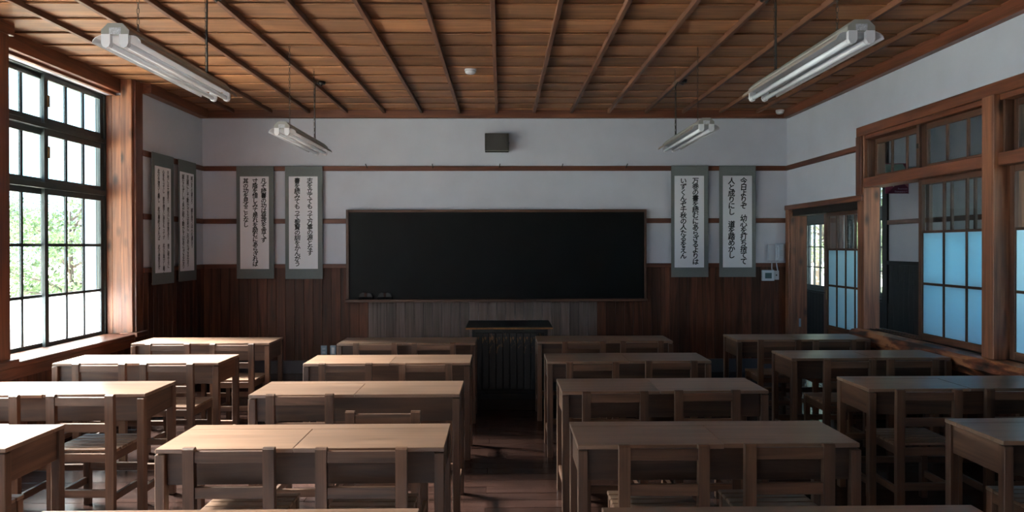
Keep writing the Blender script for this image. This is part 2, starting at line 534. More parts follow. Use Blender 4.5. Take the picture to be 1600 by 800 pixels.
# ------------------------------------------------------------------ left wall
L = MB()
L.b(-4.0, XL - .02, YB, 7.345, -.5, .60)
L.b(-4.0, XL, 7.345, 9.0, -.5, 3.3)
L.b(-4.0, XL - .20, YB, 7.345, 3.04, 3.3)
for a, b in ((5.23, 5.48), (3.12, 3.37), (1.01, 1.26), (YB, -.85)):
    L.b(-4.0, XL - .13, a, b, .60, 3.05)
wl = struct(L.build('wall_left', 'plaster'), 'left wall with tall windows and white plaster by the blackboard corner', 'wall')
for i in range(14):
    y = 7.465 + i * (9.0 - .02 - 7.465) / 14
    box('plank', XL, XL + .02 + rr.uniform(0, .003), y + .0012, y + .1082 - .0012, .155, 1.285, 'wallred', wl, bev=.0012)
y = 2.6
while y < 7.3:
    box('plank', XL - .02, XL + .0 + rr.uniform(0, .003), y + .0012, y + .11 - .0012, .0, .585, 'wallred', wl, bev=.0025)
    y += .11
struct(MB().b(XL, XL + .034, 7.465, 8.966, 1.281, 1.33, bev=.003).build('trim_8', 'rail'), 'reddish cap rail over the boards behind the left wall scrolls', 'trim')
struct(MB().b(XL, XL + .026, 7.465, 8.974, 1.821, 1.88, bev=.003).build('trim_9', 'rail'), 'lower picture rail on the left wall behind the scrolls', 'trim')
struct(MB().b(XL, XL + .026, 7.465, 8.974, 2.462, 2.52, bev=.003).build('trim_10', 'rail'), 'upper picture rail on the left wall carrying the scrolls', 'trim')
struct(MB().b(XL, XL + .035, 7.465, 8.965, 0, .158, bev=.003).build('baseboard_left', 'basebd'), 'slate coloured baseboard of the left wall corner', 'baseboard')
# sill, apron, header beam
s = MB(); s.b(-3.97, -3.60, YB, 7.345, .645, .685, bev=.006); s.b(-3.66, -3.615, YB, 7.345, .56, .645, bev=.003)
struct(s.build('trim_11', 'trim'), 'long wooden window sill under the tall left windows', 'trim')
s = MB(); s.b(-3.83, -3.745, YB, 7.33, 3.062, 3.20, bev=.005); s.b(-3.84, -3.80, YB, 7.33, 3.036, 3.066, bev=.003)
struct(s.build('trim_12', 'trim'), 'thick reddish header beam above the tall left windows', 'trim')
# jamb linings of the recesses and the posts
for i, (a, b, lab) in enumerate(((5.23, 5.48, 'reddish wooden post at the left edge of the photo'),
                                 (3.12, 3.37, 'wooden post between the second and third left window'),
                                 (1.01, 1.26, 'wooden post beside the rearmost left window'))):
    p = MB()
    p.b(-3.76, -3.622, a, b, .685, 3.195, bev=.004)
    p.b(-3.96, -3.76, b - .015, b + .003, .685, 3.04)
    p.b(-3.96, -3.76, a - .003, a + .015, .685, 3.04)
    p.b(-3.74, -3.595, a - .02, b + .025, 3.10, 3.195, bev=.005)
    p.b(-3.72, -3.575, a - .03, b + .03, .655, .715, bev=.006)
    struct(p.build('trim_%d' % (13 + i), 'trim'), lab, 'trim')
p = MB()
p.b(-3.945, -3.845, 7.330, 7.36, .685, 3.04, bev=.003)
p.b(-3.843, -3.750, 7.325, 7.36, .685, 3.04, bev=.004)
struct(p.build('trim_16', 'post'), 'weathered jamb boards at the blackboard end of the left window', 'trim')
p = MB()
p.b(-3.745, -3.635, 7.300, 7.46, .685, 3.195, bev=.006)
struct(p.build('trim_17', 'post'), 'knotted orange-brown post at the blackboard end of the left window', 'trim')
p = MB()
p.b(-3.64, -3.612, 7.33, 7.48, .70, 3.195, bev=.004)
p.b(-3.76, -3.575, 7.27, 7.49, .655, .70, bev=.006)
p.b(-3.745, -3.60, 7.29, 7.48, .58, .655, bev=.004)
struct(p.build('trim_18', 'trim'), 'dark casing strip and base block of the post beside the left wall scrolls', 'trim')

# ------------------------------------------------------------------ sashes
def sash(root, name, X, th, y0, y1, z0, z1, stile, railb, railt, ycols, zrows, frame, mun, gmats, muntin=.02):
    """ycols: number of columns; zrows: heights of cross bars; gmats: glass per row from the top"""
    s = MB()
    s.b(X - th / 2, X + th / 2, y0, y0 + stile, z0, z1, bev=.002)
    s.b(X - th / 2, X + th / 2, y1 - stile, y1, z0, z1, bev=.002)
    s.b(X - th / 2 + .001, X + th / 2 - .001, y0 + stile, y1 - stile, z0, z0 + railb, bev=.002)
    s.b(X - th / 2 + .001, X + th / 2 - .001, y0 + stile, y1 - stile, z1 - railt, z1, bev=.002)
    sh = s.build(name, frame, root)
    a, b = y0 + stile, y1 - stile
    zz = [z1 - railt] + list(zrows) + [z0 + railb]
    yy = noface(a, b, ycols)
    for z in zrows:
        box('muntin', X - th * .3, X + th * .3, a, b, z - muntin / 2, z + muntin / 2, mun, sh, bev=.001)
    for yv in yy[1:-1]:
        for r in range(len(zz) - 1):
            hi = zz[r] - (muntin / 2 if r else 0); lo = zz[r + 1] + (muntin / 2 if r < len(zz) - 2 else 0)
            box('muntin', X - th * .31, X + th * .31, yv - muntin / 2, yv + muntin / 2, lo, hi, mun, sh, bev=.001)
    for r in range(len(zz) - 1):
        for c in range(ycols):
            ya = yy[c] + (muntin / 2 if c else -.004); yb = yy[c + 1] - (muntin / 2 if c < ycols - 1 else -.004)
            za = zz[r + 1] + (muntin / 2 if r < len(zz) - 2 else -.004); zb = zz[r] - (muntin / 2 if r else -.004)
            box('pane', X - .0015, X + .0015, ya + .0003, yb - .0003, za + .0003, zb - .0003, gmats[r], sh, bev=0)
    return sh

wlabs = ['tall dark-framed window of small panes nearest the blackboard',
         'tall dark-framed left window behind the post at the photo edge',
         'third tall dark-framed left window from the blackboard',
         'rearmost tall dark-framed left window']
for i, (a, b) in enumerate(LBAYS):
    root = struct(empty('window_%d' % (i + 1), (-3.95, (a + b) / 2, .66)), wlabs[i], 'window')
    f = MB()
    f.b(-3.99, -3.90, a, a + .045, .65, 3.065)
    f.b(-3.99, -3.90, b - .045, b, .65, 3.065)
    f.b(-3.99, -3.90, a, b, 3.03, 3.07)
    f.b(-3.99, -3.90, a, b, .64, .675)
    f.build('frame', 'teal', root)
    box('transom_bar', -3.995, -3.885, a + .045, b - .045, 2.045, 2.095, 'teal', root)
    box('transom_bar', -3.99, -3.89, a + .045, b - .045, 2.56, 2.60, 'teal', root)
    m = (a + b) / 2
    for (y0, y1, X) in ((a + .045, m + .045, -3.962), (m - .045, b - .045, -3.928)):
        sash(root, 'sash', X, .03, y0, y1, .675, 2.045, .05, .045, .05, 3, (1.56, 1.122), 'teal', 'teal', ('glass', 'glass', 'frost'), muntin=.026)
        sash(root, 'sash', X, .03, y0, y1, 2.095, 2.56, .055, .04, .055, 3, (), 'teal', 'teal', ('glass',), muntin=.03)
        sash(root, 'sash', X, .03, y0, y1, 2.60, 3.03, .055, .055, .045, 3, (), 'teal', 'teal', ('glass',), muntin=.03)
    for zz in (2.36, 2.80):
        box('latch', -3.912, -3.898, m - .012, m + .012, zz - .05, zz + .05, 'brass', root)

# ------------------------------------------------------------------ right wall
Rw = MB()
X0, X1 = XR, XR + .19
Rw.b(X0, X1, YB, 1.41, 0, 3.3)
Rw.b(X0, X1, 1.41, 7.17, 0, .62)
Rw.b(X0, X1, 1.41, 7.17, 2.68, 3.3)
Rw.b(X0, X1, 7.17, 8.88, 2.02, 3.3)
Rw.b(X0, X1, 8.88, 9.2, 0, 3.3)
Rw.b(XR, X1, 9.2, 14.2, 0, 3.3)
wr = struct(Rw.build('wall_right', 'plaster'), 'white right wall above the corridor windows and sliding door', 'wall')
y = 2.6
while y < 7.1:
    box('plank', XR - .02 - rr.uniform(0, .003), XR, y + .0012, min(y + .11, 7.165) - .0012, .0, .62, 'wallred', wr, bev=.0025)
    y += .11
struct(MB().b(XR - .026, XR, 7.15, 8.974, 2.462, 2.52, bev=.003).build('trim_19', 'rail'), 'picture rail on the right wall between corner and window casing', 'trim')
# rough log sill with its tracks
s = MB()
pts = [(3.405, .60), (3.385, .655), (3.40, .70), (3.43, .728), (3.50, .735), (3.72, .735), (3.72, .60)]
s.prism(pts, 1, 1.3, 7.16)
so_ = struct(s.build('trim_20', 'sill'), 'rough patchy log sill under the corridor windows', 'trim')
box('track', 3.548, 3.556, 1.41, 7.04, .735, .742, 'dark', so_)
box('track', 3.605, 3.613, 1.41, 7.04, .735, .742, 'dark', so_)
box('track', 3.66, 3.668, 1.41, 7.04, .735, .742, 'dark', so_)
# casings of the window row
s = MB()
s.b(3.475, XR, 1.33, 7.165, 2.60, 2.69, bev=.004)
s.b(3.50, 3.70, 1.41, 7.04, 2.56, 2.60, bev=.003)
struct(s.build('trim_21', 'trim'), 'long reddish head casing over the corridor windows', 'trim')
struct(MB().b(3.47, XR, 7.06, 7.165, 2.032, 2.60, bev=.004).build('trim_22', 'trim'), 'short vertical casing where the window row meets the door head', 'trim')
for i, (a, b, lab) in enumerate(((7.04, 7.17, 'knotted wooden post between sliding door and corridor window'),
                                 (5.12, 5.25, 'light knotted post between the two nearest corridor windows in view'),
                                 (3.20, 3.33, 'wooden post of the corridor windows outside the right edge'))):
    s = MB(); s.b(3.455 if i else 3.49, 3.70 if i else 3.645, a, b, .735 if i else 0, 2.60 if i else 2.62, bev=.004)
    struct(s.build('trim_%d' % (23 + i), 'post'), lab, 'trim')
# door casing
s = MB()
s.b(3.475, XR, 7.05, 8.995, 1.975, 2.032, bev=.004)
struct(s.build('trim_26', 'trim'), 'head casing over the sliding door in the right wall', 'trim')
s = MB(); s.b(3.52, 3.69, 7.17, 8.86, 1.90, 2.02, bev=.003)
struct(s.build('trim_27', 'dark'), 'dark grooved door head holding the sliding door', 'trim')
s = MB()
s.b(3.475, XR, 8.86, 8.96, 0, 1.975, bev=.004)
s.b(XR, 3.70, 8.86, 8.885, 0, 2.0, bev=.002)
s.b(3.50, 3.56, 8.845, 8.86, 0, 1.95, bev=.003)
j = struct(s.build('trim_28', 'post'), 'wooden door jamb beside the blackboard wall corner', 'trim')
box('strike_plate', 3.60, 3.625, 8.857, 8.861, .56, .66, 'steel', j)

wlr = ['half-open sliding wooden corridor window with clear and frosted panes',
       'second corridor window, cut by the right edge of the photo',
       'third corridor window outside the right edge']
for i, (a, b) in enumerate(RBAYS):
    root = struct(empty('window_%d' % (5 + i), (3.58, (a + b) / 2, .735)), wlr[i], 'window')
    box('transom_bar', 3.485, 3.69, a, b, 2.10, 2.19, 'trim', root, bev=.004)
    m = (a + b) / 2
    # lower sliding sashes: both pushed to the near half in the first bay
    if i == 0:
        pos = ((b - .98 - .79, b - .79, 3.585), (b - .98 - .79 - .012, b - .79 - .012, 3.64))
    else:
        pos = ((m - .03, b, 3.585), (a, m + .03, 3.64))
    for (y0, y1, X) in pos:
        y0 = max(y0, a)
        sash(root, 'sash', X, .032, y0, y1, .742, 2.10, .05, .055, .045, 3, (1.655, 1.217), 'sash', 'sash', ('glass', 'frost_in', 'frost_in'))
    # upper sashes
    m2 = m + .03
    sash(root, 'sash', 3.60, .03, m2 + .01, b - .02, 2.19, 2.56, .045, .03, .05, 3, (), 'sash', 'sash', ('glass',))
    sash(root, 'sash', 3.57, .03, a + .02, m2 - .03, 2.19, 2.56, .045, .03, .05, 3, (), 'sash', 'sash', ('glass',))
    f = MB()
    f.b(3.52, 3.545, m2 - .02, m2 + .025, 2.19, 2.56, bev=.002)
    f.b(3.52, 3.69, b - .02, b, 2.19, 2.56, bev=.002)
    f.b(3.52, 3.69, a, a + .02, 2.19, 2.56, bev=.002)
    f.build('frame', 'sash', root)
    box('latch', 3.512, 3.522, m2 - .01, m2 + .012, 2.36, 2.40, 'cord', root)

# sliding door leaf
dr = struct(empty('door_1', (3.60, 7.64, 0)), 'half-open sliding door with clear and frosted panes over wood boards', 'door')
dl = sash(dr, 'sash', 3.60, .034, 7.18, 8.09, .62, 1.90, .048, .05, .04, 4, (1.50, 1.105), 'sash', 'sash', ('glass', 'frost_in', 'frost_in'), muntin=.022)
s = MB()
s.b(3.583, 3.617, 7.18, 7.228, .02, .62, bev=.002); s.b(3.583, 3.617, 8.042, 8.09, .02, .62, bev=.002)
s.b(3.584, 3.616, 7.228, 8.042, .02, .12, bev=.002)
s.build('lower_frame', 'sash', dr)
for i in range(7):
    yy = 7.228 + i * .1163
    box('panel_board', 3.592, 3.608, yy + .001, yy + .1153, .12, .62, 'trim', dr, bev=.002)
box('finger_pull', 3.579, 3.584, 8.055, 8.077, .95, 1.05, 'brass', dr)

# ------------------------------------------------------------------ rear wall
struct(MB().b(-4.0, 3.7, YB - .2, YB, 0, 3.3).build('wall_back', 'plaster'), 'plain plaster wall behind the camera', 'wall')

# ------------------------------------------------------------------ corridor
c = MB()
XC = 5.23
prev = YB
c.b(XC, XC + .2, YB, 14.2, -.5, .80)
c.b(XC, XC + .2, YB, 14.2, 2.62, 3.3)
edges = sorted(CBAYS)
prev = YB
for a, b in edges:
    c.b(XC, XC + .2, prev, a, .80, 2.62)
    prev = b
c.b(XC, XC + .2, prev, 14.2, .80, 2.62)
c.b(XR + .19, XC + .2, 14.1, 14.3, -.5, 3.3)
c.b(XR + .19, XC + .2, YB - .2, YB, -.5, 3.3)
wc = struct(c.build('wall_corridor', 'plaster_cor'), 'corridor outer wall seen through the open window, white over dark boards', 'wall')
y = 6.95
while y < 13.9:
    box('plank', XC - .018, XC, y + .001, y + .119, .0, 1.29 if y < 9.8 else .765, 'dark', wc, bev=.0025)
    y += .12
struct(MB().b(XR + .19, XC + .2, YB, 14.2, 3.0, 3.1).build('ceiling_corridor', 'dark'), 'dark ceiling of the corridor', 'ceiling')
struct(MB().b(XC - .03, XC, 6.95, 9.93, 1.285, 1.335, bev=.003).build('trim_29', 'dark'), 'dark cap rail on the corridor wall', 'trim')
struct(MB().b(XC - .026, XC, 6.95, 9.93, 1.82, 1.88, bev=.003).build('trim_30', 'rail'), 'brown picture rail on the corridor wall', 'trim')
clabs = ['barred corridor window just beyond the open classroom window', 'barred corridor window seen through the open sliding door',
         'unseen corridor window added to light the frosted classroom sashes', 'unseen corridor window added for light, nearer the camera than the frame']
for i, (a, b) in enumerate(CBAYS):
    root = struct(empty('window_%d' % (8 + i), (XC + .1, (a + b) / 2, .80)), clabs[i], 'window')
    f = MB()
    f.b(XC + .05, XC + .14, a, a + .05, .80, 2.62); f.b(XC + .05, XC + .14, b - .05, b, .80, 2.62)
    f.b(XC + .05, XC + .14, a, b, 2.57, 2.62); f.b(XC + .05, XC + .14, a, b, .80, .84)
    f.build('frame', 'teal', root)
    box('transom_bar', XC + .04, XC + .15, a + .05, b - .05, 1.93, 2.05, 'teal', root)
    m = (a + b) / 2
    for (y0, y1, X) in ((a + .05, m + .03, XC + .08), (m - .03, b - .05, XC + .115)):
        sash(root, 'sash', X, .03, y0, y1, .84, 1.93, .04, .04, .04, 3, (1.52, 1.18), 'teal', 'teal', ('glass',) * 3)
        sash(root, 'sash', X, .03, y0, y1, 2.05, 2.57, .04, .04, .04, 3, (), 'teal', 'teal', ('glass',))
    for q in range(int((b - a) / .18)):
        yy = a + .12 + q * .18
        if yy < b - .05:
            bb = MB(); bb.tube([(XC + .19, yy, .80), (XC + .19, yy, 2.62)], .009, 6)
            bb.build('bar', 'teal', root)
    box('sill_board', XC - .03, XC + .05, a - .05, b + .05, .77, .80, 'dark', root)
for a, b, lab in ((11.17, 11.80, 'reddish post between the barred corridor windows'), (9.86, 9.99, 'dark casing beside the barred corridor window')):
    struct(MB().b(XC - .03, XC, a, b, 0, 3.0, bev=.003).build('trim_31' if a > 10 else 'trim_32', 'trim' if a > 10 else 'dark'), lab, 'trim')

# ------------------------------------------------------------------ desks
def make_desk(variant):
    r = empty('school_desk')
    W, D = .60, .21
    lw = .042
    for sx in (-1, 1):
        for sy in (-1, 1):
            x0 = sx * W - (lw if sx > 0 else 0)
            if sy < 0:
                box('leg', x0, x0 + lw, -D, -D + .042, 0, .677, 'desk', r, bev=.003)
            else:
                box('leg', x0, x0 + lw, D - .042, D, 0, .682, 'desk', r, bev=.003)
    # box under the lids
    box('front_panel', -W + lw, W - lw, -D + .024, -D + .036, .545, .681, 'panel', r)  # darker wood carries the shade between the legs
    box('back_panel', -W + lw, W - lw, D - .028, D - .012, .545, .681, 'desk', r)
    for sx in (-1, 1):
        x = sx * (W - .02)
        box('side_panel', x - .008, x + .008, -D + .042, D - .042, .545, .681, 'desk', r)
        box('side_stretcher', x - .011, x + .011, -D + .042, D - .042, .125, .165, 'desk', r, bev=.002)
    box('divider', -.006, .006, -D + .036, D - .028, .555, .681, 'desk', r)
    box('bottom_board', -W + .03, W - .03, -D + .036, D - .028, .545, .553, 'desk', r)
    box('foot_bar', -W + lw, W - lw, D - .036, D - .010, .150, .190, 'desk', r, bev=.002)
    c0 = {0: .0, 1: .02, 2: -.03}[variant % 3]
    box('top_strip', -W, W, D - .085, D + .004, .682, .700, 'lid', r, bev=.002)
    sk = .001 if variant % 2 else -.001
    box('lid', -W, c0 - .001, -D + .006, D - .087, .681, .7, 'lid', r, bev=.002)
    box('lid', c0 + .001, W, -D + .006 + (.008 if variant % 2 else -.004), D - .087, .682, .701, 'lid', r, bev=.002)
    return r

def make_chair():
    r = empty('school_chair')
    h = .185
    y0 = -.19
    for sx in (-1, 1):
        s = MB()
        x0, x1 = (sx * h - (.046 if sx > 0 else 0)), (sx * h + (.046 if sx < 0 else 0))
        s.prism([(y0, 0), (y0 + .030, 0), (y0 + .034, .40), (y0 + .026, .72), (y0 + .020, .727), (y0 + .004, .727), (y0 - .004, .72), (y0, .40)], 0, x0, x1, slot=2)
        s.build('leg', 'desk', r)
        fx0 = sx * (h - .004) - (.036 if sx > 0 else 0)
        box('leg', fx0, fx0 + .036, .150, .186, 0, .402, 'desk', r, bev=.002)
        sxx = sx * (h - .018)
        box('side_rail', sxx - .010, sxx + .010, y0 + .032, .150, .352, .400, 'desk', r, bev=.002)
        box('side_stretcher', sxx - .010, sxx + .010, y0 + .032, .150, .128, .168, 'desk', r, bev=.002)
    box('back_rail', -h + .046, h - .046, y0 + .002, y0 + .022, .664, .712, 'desk', r, bev=.002)
    box('back_rail', -h + .046, h - .046, y0 + .004, y0 + .024, .518, .566, 'desk', r, bev=.002)
    box('seat_rail', -h + .046, h - .046, y0 + .006, y0 + .026, .352, .400, 'desk', r, bev=.002)
    box('seat_rail', -h + .036, h - .036, .160, .180, .352, .400, 'desk', r, bev=.002)
    box('stretcher', -h + .046, h - .046, y0 + .006, y0 + .026, .155, .198, 'desk', r, bev=.002)
    box('stretcher', -h + .036, h - .036, .160, .180, .215, .250, 'desk', r, bev=.002)
    ys = y0 + .036
    for k in range(6):
        box('seat_slat', -h, h, ys, ys + .0495, .402, .418, 'lid', r, bev=.003)
        ys += .0585
    return r

COLN = {'A': 'window side', 'B': 'left of the aisle', 'C': 'right of the aisle', 'D': 'corridor side'}
ROWN = {1: 'at the bottom edge', 2: 'in the second row from the bottom', 3: 'in the middle row', 4: 'in the second row from the blackboard', 5: 'in the row nearest the blackboard'}
desks = {
    'A2': (-2.672, 3.305, 0), 'A3': (-2.642, 4.43, .3), 'A4': (-2.652, 5.57, -.2), 'A5': (-2.63, 6.66, .2),
    'B1': (-.865, 2.15, 0), 'B2': (-.842, 3.28, .2), 'B3': (-.838, 4.395, -.2), 'B4': (-.828, 5.51, 0), 'B5': (-.828, 6.60, 0),
    'C1': (.92, 2.145, 0), 'C2': (.922, 3.30, -.3), 'C3': (.948, 4.45, .2), 'C4': (.932, 5.56, 0), 'C5': (.915, 6.68, -.2),
    'D2': (2.752, 3.33, .2), 'D3': (2.753, 4.485, 0), 'D4': (2.765, 5.66, -.2), 'D5': (2.705, 6.75, .2)}
protos = []
for k, (key, (x, y, a)) in enumerate(desks.items()):
    v = k % 3
    if k < 3:
        d = make_desk(k); protos.append(d)
    else:
        d = copy_tree(protos[v])
    d.location = (x, y, 0)
    d.rotation_euler = (0, 0, R(a))
    extra = ''
    d['label'] = ('two-seat wooden desk %s%s, %s' % (extra, ROWN[int(key[1])], COLN[key[0]])).replace('  ', ' ')
    d['category'] = 'desk'
    d['group'] = 'two-seat school desks in rows'
chairs = {
    'B2': [(-1.106, 2.989), (-.567, 2.977)], 'B3': [(-1.117, 4.072), (-.586, 3.640)], 'B4': [(-1.091, 5.14), (-.531, 5.125)], 'B5': [(-1.066, 6.221), (-.574, 6.206)],
    'A2': [(-2.36, 3.0)], 'A3': [(-2.847, 4.079), (-2.323, 4.084)], 'A4': [(-2.817, 5.183), (-2.342, 5.17)], 'A5': [(-2.817, 6.233), (-2.268, 6.215)],
    'C2': [(.665, 2.988), (1.181, 2.996)], 'C3': [(.633, 4.099), (1.16, 4.123)], 'C4': [(.639, 5.145), (1.2, 5.187)], 'C5': [(.703, 6.25), (1.2, 6.278)],
    'D2': [(2.44, 3.02)], 'D3': [(2.415, 4.11), (2.929, 4.116)], 'D4': [(2.488, 5.21), (2.95, 5.226)], 'D5': [(2.408, 6.327), (2.878, 6.312)]}
cp = None
for key, lst in chairs.items():
    for j, (x, y) in enumerate(lst):
        if cp is None:
            ch = cp = make_chair()
        else:
            ch = copy_tree(cp)
        ch.location = (x, y + .19, 0)
        ch.rotation_euler = (0, 0, R(random.uniform(-1, 1)))
        side = ('left' if j == 0 else 'right') if len(lst) > 1 else 'inner'
        if key == 'B3' and j == 1:
            lab = 'slatted chair pulled well out from its desk in the middle row left of the aisle'
        else:
            lab = '%s slatted chair %s, %s' % (side, ROWN[int(key[1])], COLN[key[0]])
        ch['label'] = lab
        ch['category'] = 'chair'
        ch['group'] = 'slatted school chairs at the desks'

# ------------------------------------------------------------------ blackboard
bb = empty('blackboard', (-.057, 8.95, .875))
tag(bb, 'wide black chalkboard in a thin brown frame on the front wall', 'blackboard')
bx0, bx1 = -1.878, 1.763
s = MB()
s.b(bx0, bx0 + .034, 8.915, 8.985, .905, 1.987, bev=.002)
s.b(bx1 - .026, bx1, 8.915, 8.985, .905, 1.987, bev=.002)
s.b(bx0 + .034, bx1 - .026, 8.915, 8.985, 1.955, 1.987, bev=.002)
s.build('frame', 'sash', bb)
box('writing_surface', bx0 + .02, bx1 - .02, 8.93, 8.96, .90, 1.97, 'board', bb)
s = MB(); s.b(bx0, bx1, 8.85, 8.985, .872, .9045, bev=.003)
s.build('chalk_tray', 'sash', bb)
for i, x in enumerate((-1.635, -1.405)):
    e = empty('chalkboard_eraser', (x, 8.89, .905))
    tag(e, 'black felt eraser on the chalk tray, %s one of the pair' % ('left' if i == 0 else 'right'), 'eraser', 'erasers on the chalk tray')
    s = MB(); s.prism([(x - .088, .905), (x + .088, .905), (x + .082, .935), (x - .082, .935)], 1, 8.862, 8.922)
    s.build('felt', 'felt', e)
    s = MB(); s.prism([(x - .084, .935), (x + .084, .935), (x + .066, .975), (x + .05, .982), (x - .05, .982), (x - .066, .975)], 1, 8.866, 8.918)
    s.build('backing', 'black', e)
    box('strap', x - .014, x + .014, 8.862, 8.922, .9355, .986, 'strap', e)

# ------------------------------------------------------------------ lectern on its low platform
p = MB(); p.b(-1.05, 1.20, 6.93, 8.35, 0, .10, bev=.004)
pl = p.build('platform', 'dark'); tag(pl, 'low dark wooden platform under the black lectern', 'platform')
lc = empty('lectern', (.08, 7.45, .10))
tag(lc, 'black painted teacher\'s lectern with worn gold streaks between the front desks', 'lectern')
lx0, lx1 = -.289, .448
s = MB()
s.b(lx0, lx1, 7.165, 7.72, .10, .145, bev=.003)
s.b(lx0 + .01, lx1 - .01, 7.18, 7.71, .145, .73)
s.build('body', 'black', lc)
n = 10
for i in range(n):
    a = lx0 + .03 + i * (lx1 - lx0 - .06) / n
    box('front_board', a + .0015, a + (lx1 - lx0 - .06) / n - .0015, 7.160, 7.18, .145, .70, 'lectern', lc, bev=.004)
box('corner_post', lx0, lx0 + .03, 7.155, 7.19, .10, .735, 'black', lc)
box('corner_post', lx1 - .03, lx1, 7.155, 7.19, .10, .735, 'black', lc)
box('front_rail', lx0 + .03, lx1 - .03, 7.155, 7.18, .70, .735, 'black', lc)
s = MB()
s.b(-.345, .492, 7.085, 7.73, .743, .763, bev=.003)
s.build('top', 'black', lc)
box('top_edge', -.347, .494, 7.078, 7.086, .741, .757, 'gold', lc)

# ------------------------------------------------------------------ hanging scrolls
def text_mesh(txt, size, pitch):
    cu = bpy.data.curves.new('brush', 'FONT')
    cu.body = '\n'.join(txt)
    cu.size = size
    cu.align_x = 'CENTER'
    cu.space_line = pitch / size
    cu.resolution_u = 2
    cu.shear = .06
    o = bpy.data.objects.new('brush', cu)
    COL.objects.link(o)
    dg = bpy.context.evaluated_depsgraph_get()
    me = bpy.data.meshes.new_from_object(o.evaluated_get(dg))
    bpy.data.objects.remove(o)
    bm = bmesh.new()                      # brush weight: the strokes overlaid a little apart
    d = size * .030
    for i, (dx, dy) in enumerate(((0, 0), (d, 0), (-d, 0), (0, d), (0, -d))):
        n0 = len(bm.verts)
        bm.from_mesh(me)
        bm.verts.ensure_lookup_table()
        for v in bm.verts[n0:]:
            v.co += Vector((dx, dy, i * .00004))
    bm.to_mesh(me); bm.free()
    me.materials.clear()
    me.materials.append(M['ink'])
    return me

def scroll(cx, zt, zb, w, paper, cols, label, left=False, cy=None):
    """left=False: on the front wall facing -Y at y=8.97; left=True: on the left wall facing +X"""
    root = empty('hanging_scroll')
    tag(root, label, 'scroll', 'calligraphy scrolls on the walls')
    h = zt - zb
    # built facing -Y around the origin (x across, z up, top at 0)
    box('mounting', -w / 2, w / 2, -.006, 0, -h, 0, 'mount', root, bev=.001)
    px0, px1, pz0, pz1 = paper
    box('paper', px0, px1, -.0075, -.0062, pz0, pz1, 'paper', root, bev=0)
    s = MB(); s.tube([(-w / 2 + .01, .004, -h + .014), (w / 2 - .01, .004, -h + .014)], .009, 8); s.build('lower_rod', 'mount', root)
    for (x, zs, pitch, txt) in cols:
        at_ = 0
        for phrase in txt.split('　'):
            me = text_mesh(phrase, pitch * 1.16, pitch)
            o = link('brush_writing', me, (x, -.0082, zs - pitch * (.86 + at_)), root)
            o.rotation_euler = (R(90), 0, 0)
            o['kind'] = 'stuff'
            at_ += len(phrase) + 1
    if left:
        root.location = (XL + .045, cy, zt)
        root.rotation_euler = (0, R(1.2), R(90))
        root.rotation_euler = (0, 0, R(90))
    else:
        root.location = (cx, 8.955, zt)
    return root

def fz(px):      # helper distance on the blackboard wall
    return px
scroll(-2.979, 2.516, 1.155, .45, (-.180, .166, -1.243, -.124), [
    (.103, -.153, .0595, '凡そ読書の功は昼夜を舎てず'),
    (.000, -.153, .0590, '寸陰を惜しみて是れを励むにあらざれば'),
    (-.112, -.153, .0587, '其の功を見ることなし')],
    'calligraphy scroll in three columns, leftmost on the blackboard wall')
scroll(-2.392, 2.516, 1.150, .452, (-.180, .168, -1.243, -.124), [
    (.072, -.148, .0625, '志を立ててもって万事の源となす'),
    (-.080, -.148, .0628, '書を読みてもって聖賢の訓をかんがう')],
    'two-column calligraphy scroll just left of the blackboard')
scroll(2.298, 2.521, 1.160, .455, (-.187, .174, -1.243, -.125), [
    (.068, -.155, .0705, '万巻の書を読むにあらざるよりは'),
    (-.080, -.155, .0703, 'いずくんぞ千秋の人たるをえん')],
    'two-column calligraphy scroll just right of the blackboard')
scroll(2.883, 2.521, 1.160, .448, (-.180, .177, -1.243, -.125), [
    (.073, -.155, .0755, '今日よりぞ　幼心を打ち捨てて'),
    (-.075, -.155, .0755, '人と成りにし　道を踏めかし')],
    'calligraphy scroll nearest the wall telephone')
scroll(0, 2.520, 1.150, .50, (-.190, .175, -1.250, -.135), [
    (.105, -.165, .0435, '天地には大徳あり　君父には至恩あり　徳に報ゆるに'),
    (.0, -.165, .0410, '心をもってし　恩を復すに身をもってす　此の日再びし難く'),
    (-.110, -.165, .0440, '此の生復びし難し　此の事終えざれば　此の身息まず')],
    'three-column scroll on the left wall nearer the window post', left=True, cy=7.85)
scroll(0, 2.520, 1.155, .47, (-.205, .165, -1.250, -.135), [
    (.105, -.165, .0460, '誠は天の道なり　誠を思うは人の道なり'),
    (-.005, -.165, .0520, '至誠にして動かざるは未だこれあらざるなり'),
    (-.125, -.165, .0530, '誠ならずして未だ能く動かすはあらざるなり')],
    'three-column scroll on the left wall nearer the room corner', left=True, cy=8.455)

